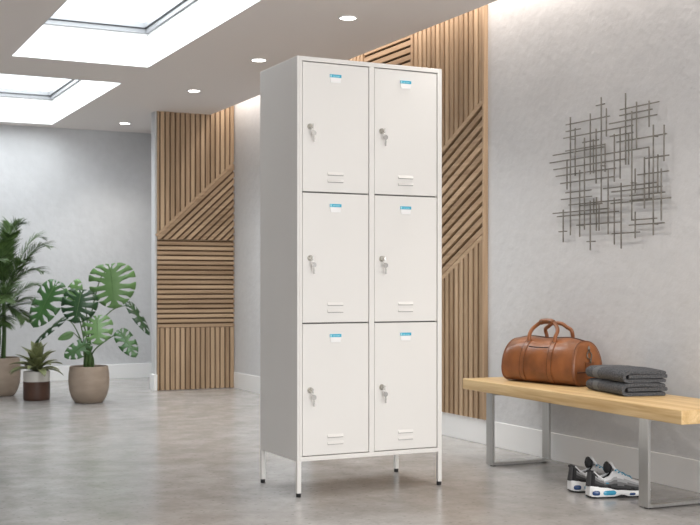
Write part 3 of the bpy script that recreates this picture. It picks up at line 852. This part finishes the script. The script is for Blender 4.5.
H_ = [(192,75,217,69),(104,131,232,105),(104,150,147,143),(97,170,300,132),(152,182,200,175),(103,208,218,187),(66,223,215,192),(57,241,347,197),(68,260,275,232),(75,280,250,258),(88,300,243,284),
      (230,128,370,101),(262,86,376,64),(260,104,356,85),(232,165,300,153),(252,182,398,156),(335,228,405,220),(312,278,405,264),(213,316,370,300),(237,325,385,312),(290,338,393,327),(90,348,180,340),
      (103,328,178,322),(112,363,268,351),(145,366,210,361),(66,388,230,376),(78,396,258,386),(135,424,265,414),(83,442,107,442),(165,471,190,471),(235,358,410,346),(295,408,370,404),(288,423,392,417),(238,448,320,444),(290,352,355,345)]
def rod(y0, z0, y1, z1, off):
    bm = bmesh.new(); r = .0030
    if abs(y1-y0) < 1e-6: a, b, c0, c1, d0, d1 = y0-r, y0+r, min(z0, z1), max(z0, z1), 0, 0
    else: a, b = min(y0, y1), max(y0, y1); c0 = (z0+z1)/2-r; c1 = c0+2*r
    box(bm, -off-r, -off+r, a-4.70, b-4.70, c0-1.5, c1-1.5, bev=.0008, seg=1)
    return obj('rod', bm, M['rod'], art)
for u, v0, v1 in V_:
    y, z0 = wallpt(530+u/S, 80+v0/S, 3.672); _, z1 = wallpt(530+u/S, 80+v1/S, 3.672); rod(y, z0, y, z1, .036)
for u0, v0, u1, v1 in H_:
    y0, z0 = wallpt(530+u0/S, 80+v0/S, 3.678); y1, z1 = wallpt(530+u1/S, 80+v1/S, 3.678)
    rod(y0, z0, y1, z1, .0302)
for u, v in ((117, 172), (359, 164), (144, 424), (359, 420), (207, 250), (296, 300)):     # stand-off pins into the wall
    y, z = wallpt(530+u/S, 80+v/S, 3.68)
    bm = bmesh.new(); tube(bm, [(0, y-4.70, z-1.5), (-.034, y-4.70, z-1.5)], .0028, 8); orient(bm); obj('standoff_pin', bm, M['rod'], art)

# ------------------------------------------------------------------ plants
RV = Vector((ct, -sn, 0)); FV = Vector((sn, ct, 0)); UP = Vector((0, 0, 1))
def local(dx, df, z): return RV*dx + FV*df + UP*z          # right, away, up (metres from the pot centre)
def curve_leafframe(base, tip, nrm):
    ax = (tip-base); Ln = ax.length; ax.normalize(); sd = ax.cross(nrm).normalized(); nn = sd.cross(ax).normalized()
    return ax, sd, nn, Ln
def monstera_leaf(base, tip, nrm, width, m, parent, droop=.10, lobes=7, cut=.55, slit=True):
    """heart-shaped blade; base = where the stalk joins"""
    ax, sd, nn, Ln = curve_leafframe(base, tip, nrm)
    bm = bmesh.new()
    def P(s, u):     # s along 0..1 (may be <0 at the heart lobes), u across -1..1 in units of width/2
        bend = -droop*Ln*(s*s)*.8 - .10*width*(u*u) + .03*width*math.sin(9*s)*u*.4
        return base + ax*(s*Ln) + sd*(u*width/2) + nn*bend
    def edge(s):     # half-width of the heart outline at angle-parameter s
        if s < 0: return 0
        return max(0, (math.sin(min(1, s*1.02+.20)**.85*PI)**.62))
    if not slit:
        mids, n = [], 14
        rows = []
        for i in range(n+1):
            s = i/n; w = math.sin(PI*min(1, s*.98+.02)**.8)**.75
            rows.append([bm.verts.new(P(s, w*u)) for u in (-1, -.5, 0, .5, 1)])
        for A, B in zip(rows, rows[1:]):
            for k in range(4): bm.faces.new((A[k], A[k+1], B[k+1], B[k]))
    else:
        N_ = lobes
        for sg in (-1, 1):
            # outline points by polar sweep around a moving centre on the midrib
            def rib(q): return .02 + .93*q**1.15
            def outline(q):   # q 0 (heart lobe, points back) .. 1 (tip)
                th = lerp(math.radians(205), 0, q**.82)       # angle from the +axis
                cx = .40; rx = .60 if th < PI/2 else .50
                x = cx + rx*math.cos(th) + .07*max(0, math.cos(th))**6; y = abs(math.sin(th))**(.85 if th > PI/2 else 1.0)
                if th > PI: x = cx - .50*math.cos(th-PI)*1.0 ; y = .05
                x -= .10*max(0, y)*(1 if th > PI/2 else 0)
                return x, max(0.04, y)
            for k in range(N_):
                q0, q1 = k/N_, (k+1)/N_
                gm, go = .19/N_, .055/N_
                r0, r1 = rib(q0), rib(q1); t0 = max(.22, 1-cut-.20)
                def mix(q, t, r): o = outline(q); return (lerp(r, o[0], t), o[1]*t)
                def rr(f): return lerp(r0, r1, f)
                ring_ = [(r0, 0)]
                if k > 0: ring_ += [mix(q0, t0, r0), mix(q0+gm*.8, t0+.15, rr(.10)), mix(q0+gm*1.2, .75, rr(.13)), mix(q0+go, .95, rr(.1))]
                else: ring_ += [mix(q0, .5, r0)]
                for j in range(5): ring_.append(outline(lerp(q0+(go*1.6 if k else 0), q1-(go*1.6 if k < N_-1 else 0), j/4)))
                if k < N_-1: ring_ += [mix(q1-go, .95, rr(.9)), mix(q1-gm*1.2, .75, rr(.87)), mix(q1-gm*.8, t0+.15, rr(.90)), mix(q1, t0, r1), (r1, 0)]
                else: ring_ = ring_[:-1] + [(1.09, 0.0), (r1, 0)]
                vs = [bm.verts.new(P(a, sg*b)) for a, b in ring_]
                cxy = (sum(a for a, b in ring_)/len(ring_), sum(b for a, b in ring_)/len(ring_))
                cv = bm.verts.new(P(cxy[0], sg*cxy[1]))
                for i in range(len(vs)-1):
                    try: bm.faces.new((vs[i], vs[i+1], cv))
                    except ValueError: pass
                try: bm.faces.new((vs[-1], vs[0], cv))
                except ValueError: pass
        bmesh.ops.remove_doubles(bm, verts=bm.verts[:], dist=.0006)
    orient(bm)
    o = obj('leaf', bm, m, parent, smooth=True)
    sm = o.modifiers.new('thick', 'SOLIDIFY'); sm.thickness = .0016; sm.offset = 0
    bm = bmesh.new(); tube(bm, [P(s, 0)+nn*.0016 for s in [i/8*.95 for i in range(9)]], [.0032-.0026*i/8 for i in range(9)], 6); orient(bm)
    obj('midrib', bm, M['stem'], o, smooth=True)
    return o

def pot_round(R, H, parent, m):
    bm = bmesh.new()
    lathe(bm, [(0, 0), (R*.62, 0), (R*.70, H*.02), (R*.86, H*.16), (R*.965, H*.36), (R, H*.58), (R*.985, H*.8), (R*.935, H*.985), (R*.925, H), (R*.87, H), (R*.865, H*.98), (R*.90, H*.85), (0, H*.85)], 56)
    orient(bm); p = obj('pot', bm, m, parent, auto=50)
    bm = bmesh.new(); lathe(bm, [(0, H*.90), (R*.5, H*.905), (R*.892, H*.895), (R*.892, H*.84), (0, H*.84)], 40); orient(bm); obj('soil', bm, M['soil'], parent)
    return p

# --- monstera
MS = 9.33/1159.4                    # metres per pixel at that distance (for reading the sketch)
mo_xy = (2.205, 9.230)
mo = thing('monstera_plant', 'monstera with split leaves in a taupe pot, right of the other plants', 'plant', (*mo_xy, 0))
pot_round(.161, .290, mo, M['pot'])
def px(u, v, df=0): return local((u-86)*MS, df, (HY-v)*MS + .93)
LV = [  # base px, tip px, depth offset, normal (right, toward viewer, up), width m, material, lobes, slit
    ((110, 268), (114, 305), (-.10, -.12), (.05, 1, .35), .37, 'leaf_light', 8, .50, True),
    ((54, 285), (36, 322), (-.05, -.15), (-.25, 1, .45), .27, 'leaf_mid', 8, .52, True),
    ((83, 292), (79, 319), (-.16, -.24), (.0, 1, .25), .29, 'leaf_dark', 7, .60, True),
    ((64, 303), (70, 280), (.10, .14), (-.2, 1, .2), .15, 'leaf_light', 5, .45, True),
    ((61, 318), (37, 338), (-.02, -.12), (-.35, .45, 1), .12, 'leaf_dark', 6, .55, True),
    ((127, 304), (148, 330), (.0, -.10), (.55, .5, 1), .12, 'leaf_dark', 6, .55, True),
    ((99, 317), (102, 340), (-.18, -.26), (.1, 1, .5), .24, 'leaf_light', 6, .55, True),
    ((89, 342), (70, 353), (-.14, -.22), (-.1, 1, .5), .16, 'leaf_mid', 6, .45, True),
    ((72, 332), (58, 338), (-.05, -.10), (.0, 1, .7), .075, 'leaf_light', 5, .3, False),
    ((120, 331), (136, 352), (-.10, -.20), (.3, 1, .5), .15, 'leaf_mid', 6, .55, True),
]
for (b0, t0, dfs, nv, wd, mm, lb, cut, sl) in LV:
    base, tip = px(*b0, dfs[0]), px(*t0, dfs[1])
    # the blade's heart lobes reach behind the stalk joint
    back = (base-tip)*.0
    nrm = (RV*nv[0] - FV*nv[1] + UP*nv[2]).normalized()
    monstera_leaf(base, tip, nrm, wd, M[mm], mo, lobes=lb, cut=cut, slit=sl)
    r0 = local(random.uniform(-.03, .035), random.uniform(-.03, .03), .272)
    k = base - r0
    mid1 = r0 + Vector((k.x*.12, k.y*.12, k.z*.45)); mid2 = r0 + Vector((k.x*.55, k.y*.55, k.z*.88))
    if t0[1] > 335 and b0[1] > 325: mid2 = r0 + Vector((k.x*.6, k.y*.6, k.z*.8))
    bm = bmesh.new(); pts = catmull([r0, mid1, mid2, base], 7); n = len(pts)
    tube(bm, pts, [.0075-.0045*i/(n-1) for i in range(n)], 8); orient(bm); obj('stem', bm, M['stem'], mo, smooth=True)
for a in range(6):
    r0 = local(.03*math.cos(a*1.05), .03*math.sin(a*1.05), .27); bm = bmesh.new()
    tube(bm, catmull([r0, r0*1.0+Vector((0, 0, .07)), local(.014*math.cos(a*1.05), .014*math.sin(a*1.05), .27+.15+.02*a)], 5), [.013]*6+[.011, .009, .007, .005, .003], 8); orient(bm); obj('stem', bm, M['stem'], mo, smooth=True)

# --- small rosette plant in banded pot
ro_xy = (1.870, 9.617)
ro = thing('rosette_plant', 'small olive-leaved plant in a white and brown banded pot, between two larger plants', 'plant', (*ro_xy, 0))
RR = .107
bm = bmesh.new(); lathe(bm, [(0, .003), (RR*.9, .003), (RR*.96, .02), (RR*.97, .145), (RR*.985, .21), (RR*.98, .235), (RR*.90, .235), (RR*.90, .20), (0, .20)], 44); orient(bm); obj('pot', bm, M['pot_w'], ro, auto=50)
bm = bmesh.new(); lathe(bm, [(0, 0), (RR*.92, 0), (RR*.99, .008), (RR*1.0, .02), (RR*1.0, .150), (RR*.975, .152)], 44); orient(bm); obj('pot_sleeve', bm, M['pot_b'], ro, auto=50)
bm = bmesh.new(); lathe(bm, [(0, .222), (RR*.89, .218), (RR*.89, .205), (0, .205)], 30); orient(bm); obj('soil', bm, M['soil'], ro)
rnd = random.Random(11)
NL = 34
for i in range(NL):
    f = i/NL; az = i*2.39996; el = lerp(math.radians(-2), math.radians(84), f**1.25); L = lerp(.235, .20, f)*rnd.uniform(.85, 1.12)
    d0 = Vector((math.cos(az), math.sin(az), 0)); z0 = .225 + .05*f
    w = rnd.uniform(.030, .045); bm = bmesh.new(); rows = []
    n = 10
    for j in range(n+1):
        s = j/n; e = el + .55 - 1.25*s*(1-.55*f) ; 
        if j == 0: p = d0*.008 + UP*z0; 
        else: p = p + (d0*math.cos(e) + UP*math.sin(e))*(L/n)
        hw = w*math.sin(PI*min(1, (.10+.90*s)))**.7 if s < 1 else 0.0006
        side = Vector((-d0.y, d0.x, 0)); upn = (UP*math.cos(e) - d0*math.sin(e))
        rows.append([bm.verts.new(p + side*hw*u + upn*(.35*hw*abs(u))) for u in (-1, -.5, 0, .5, 1)])
    for A, B in zip(rows, rows[1:]):
        for k in range(4): bm.faces.new((A[k], A[k+1], B[k+1], B[k]))
    orient(bm); o = obj('leaf', bm, M['leaf_olive'], ro, smooth=True); sm = o.modifiers.new('thick', 'SOLIDIFY'); sm.thickness = .0012; sm.offset = 0

# --- palm at the left edge
pa_xy = (1.672, 10.143)
pa = thing('potted_palm', 'tall feathery palm in a taupe pot at the left edge of the room view', 'plant', (*pa_xy, 0))
pot_round(.165, .322, pa, M['pot'])
rnd = random.Random(5)
PS = 10.2/1159.4
def ppx(u, v, df=0): return local((u-2)*PS, df, (HY-v)*PS + .93)
fr_t = []
for i in range(3):                   # canes
    b0 = local(-.03+.035*i, rnd.uniform(-.03, .03), .29); t0 = b0 + Vector((rnd.uniform(-.03, .03), rnd.uniform(-.03, .03), .38+.1*i))
    bm = bmesh.new(); tube(bm, catmull([b0, b0.lerp(t0, .5)+Vector((.008, 0, 0)), t0], 5), .015 if i < 2 else .011, 10); orient(bm); obj('cane', bm, M['stem'], pa, smooth=True)
    fr_t.append(t0)
fronds = [((22, 226), .0, .30), ((54, 248), -.1, .28), ((47, 272), -.15, .22), ((40, 300), -.12, .20), ((28, 318), -.1, .16), ((8, 226), .15, .3), ((-12, 232), 0, .3), ((-35, 250), -.1, .3), ((-45, 275), 0, .3), ((-38, 305), -.15, .2),
          ((36, 238), .25, .3), ((15, 262), -.42, .25), ((-10, 268), -.45, .2), ((20, 300), -.4, .2), ((-4, 310), -.42, .2), ((30, 285), .3, .2), ((-25, 285), .35, .2), ((10, 245), -.2, .2), ((14, 322), -.28, .15), ((-18, 322), -.22, .12),
          ((26, 262), .05, .25), ((34, 262), -.22, .25), ((2, 285), .35, .2), ((16, 238), -.15, .25), ((30, 305), .15, .2)]
for i, (tp, df, lift) in enumerate(fronds):
    tip = ppx(*tp, df); b0 = fr_t[i % 3]*.985
    L = (tip-b0).length; m1 = b0.lerp(tip, .35) + UP*(lift*L*.72); m2 = b0.lerp(tip, .72) + UP*(lift*L*.70)
    pts = catmull([b0, m1, m2, tip], 9); n = len(pts)
    bm = bmesh.new(); tube(bm, pts, [.0050-.0040*j/(n-1) for j in range(n)], 6); orient(bm); f_ = obj('frond_stalk', bm, M['stem'], pa, smooth=True)
    bm = bmesh.new(); NP = 52
    for k in range(NP):
        s = .16 + .84*k/(NP-1); q = s*(n-1); a = min(n-2, int(q)); c0 = pts[a].lerp(pts[a+1], q-a); tg = (pts[a+1]-pts[a]).normalized()
        sd = tg.cross(UP)
        sd = sd.normalized() if sd.length > .05 else Vector((1, 0, 0))
        nu = sd.cross(tg).normalized()
        ll = .185*(math.sin(PI*min(1, .13+.82*s)))**.7*rnd.uniform(.8, 1.15)
        for sg in (-1, 1):
            dr = (sd*sg*.62 + tg*.90 + nu*rnd.uniform(.0, .30)).normalized(); wv = dr.cross(nu).normalized()
            w = rnd.uniform(.0032, .0048); rws = []
            for j in range(5):
                t_ = j/4; p = c0 + dr*(ll*t_) - UP*(ll*.25*t_*t_); hw = w*(math.sin(PI*(.12+.86*t_)))**.7
                rws.append((bm.verts.new(p - wv*hw), bm.verts.new(p + wv*hw)))
            for A, B in zip(rws, rws[1:]): bm.faces.new((A[0], A[1], B[1], B[0]))
    obj('leaflets', bm, M['palm'], f_)

# ------------------------------------------------------------------ light
w = bpy.data.worlds.new('sky'); SC.world = w; w.use_nodes = True
bg = w.node_tree.nodes['Background']; bg.inputs['Color'].default_value = (.93, .97, 1.0, 1); bg.inputs['Strength'].default_value = 1.7
def area(name, loc, rot, sx, sy, power, col=(1, 1, 1), spread=180):
    l = bpy.data.lights.new(name, 'AREA'); l.shape = 'RECTANGLE'; l.size = sx; l.size_y = sy; l.energy = power; l.color = col; l.spread = math.radians(spread)
    o = bpy.data.objects.new(name, l); COL.objects.link(o); o.location = loc; o.rotation_euler = rot; return o
for i, (x0, x1, y0, y1) in enumerate((H1, H2)):
    area('skylight_daylight', ((x0+x1)/2, (y0+y1)/2, ZT+.12), (0, 0, 0), x1-x0, y1-y0, 42, (.95, .98, 1))
area('cove_strip_light', (3.60, 4.2, ZT-.03), (0, 0, 0), .06, 13.0, 30, (1, .93, .85))
area('added_front_key', (1.7, YF+.05, 1.35), (math.radians(90), 0, 0), 3.8, 2.0, 165, (1, .99, .97))  # added key light behind the camera, its source is unseen
for x, y, _ in DL + [(2.93, 4.61, ''), (2.93, 3.22, ''), (2.93, 1.83, ''), (.6, 3.22, ''), (.6, 1.83, '')]:  # listed here: extra beams added out of view, without fittings
    l = bpy.data.lights.new('downlight_or_added_beam', 'SPOT'); l.energy = 34; l.spot_size = math.radians(110); l.spot_blend = .8; l.shadow_soft_size = .06; l.color = (1, .95, .88)
    o = bpy.data.objects.new('downlight_or_added_beam', l); COL.objects.link(o); o.location = (x, y, ZC-.012)

# ------------------------------------------------------------------ camera
cd = bpy.data.cameras.new('camera'); cam = bpy.data.objects.new('camera', cd); COL.objects.link(cam)
cam.location = (0, 0, .93); cam.rotation_euler = (PI/2, 0, -TH)
cd.sensor_width = 36; cd.sensor_fit = 'HORIZONTAL'; cd.lens = 36*1159.4/700; cd.shift_x = 0; cd.shift_y = (HY-262.5)/700
cd.dof.use_dof = True; cd.dof.focus_distance = 5.3; cd.dof.aperture_fstop = 7.0
SC.camera = cam
vs = SC.view_settings; vs.view_transform = 'Standard'; vs.look = 'None'; vs.gamma = 1; vs.exposure = .3; vs.use_curve_mapping = False
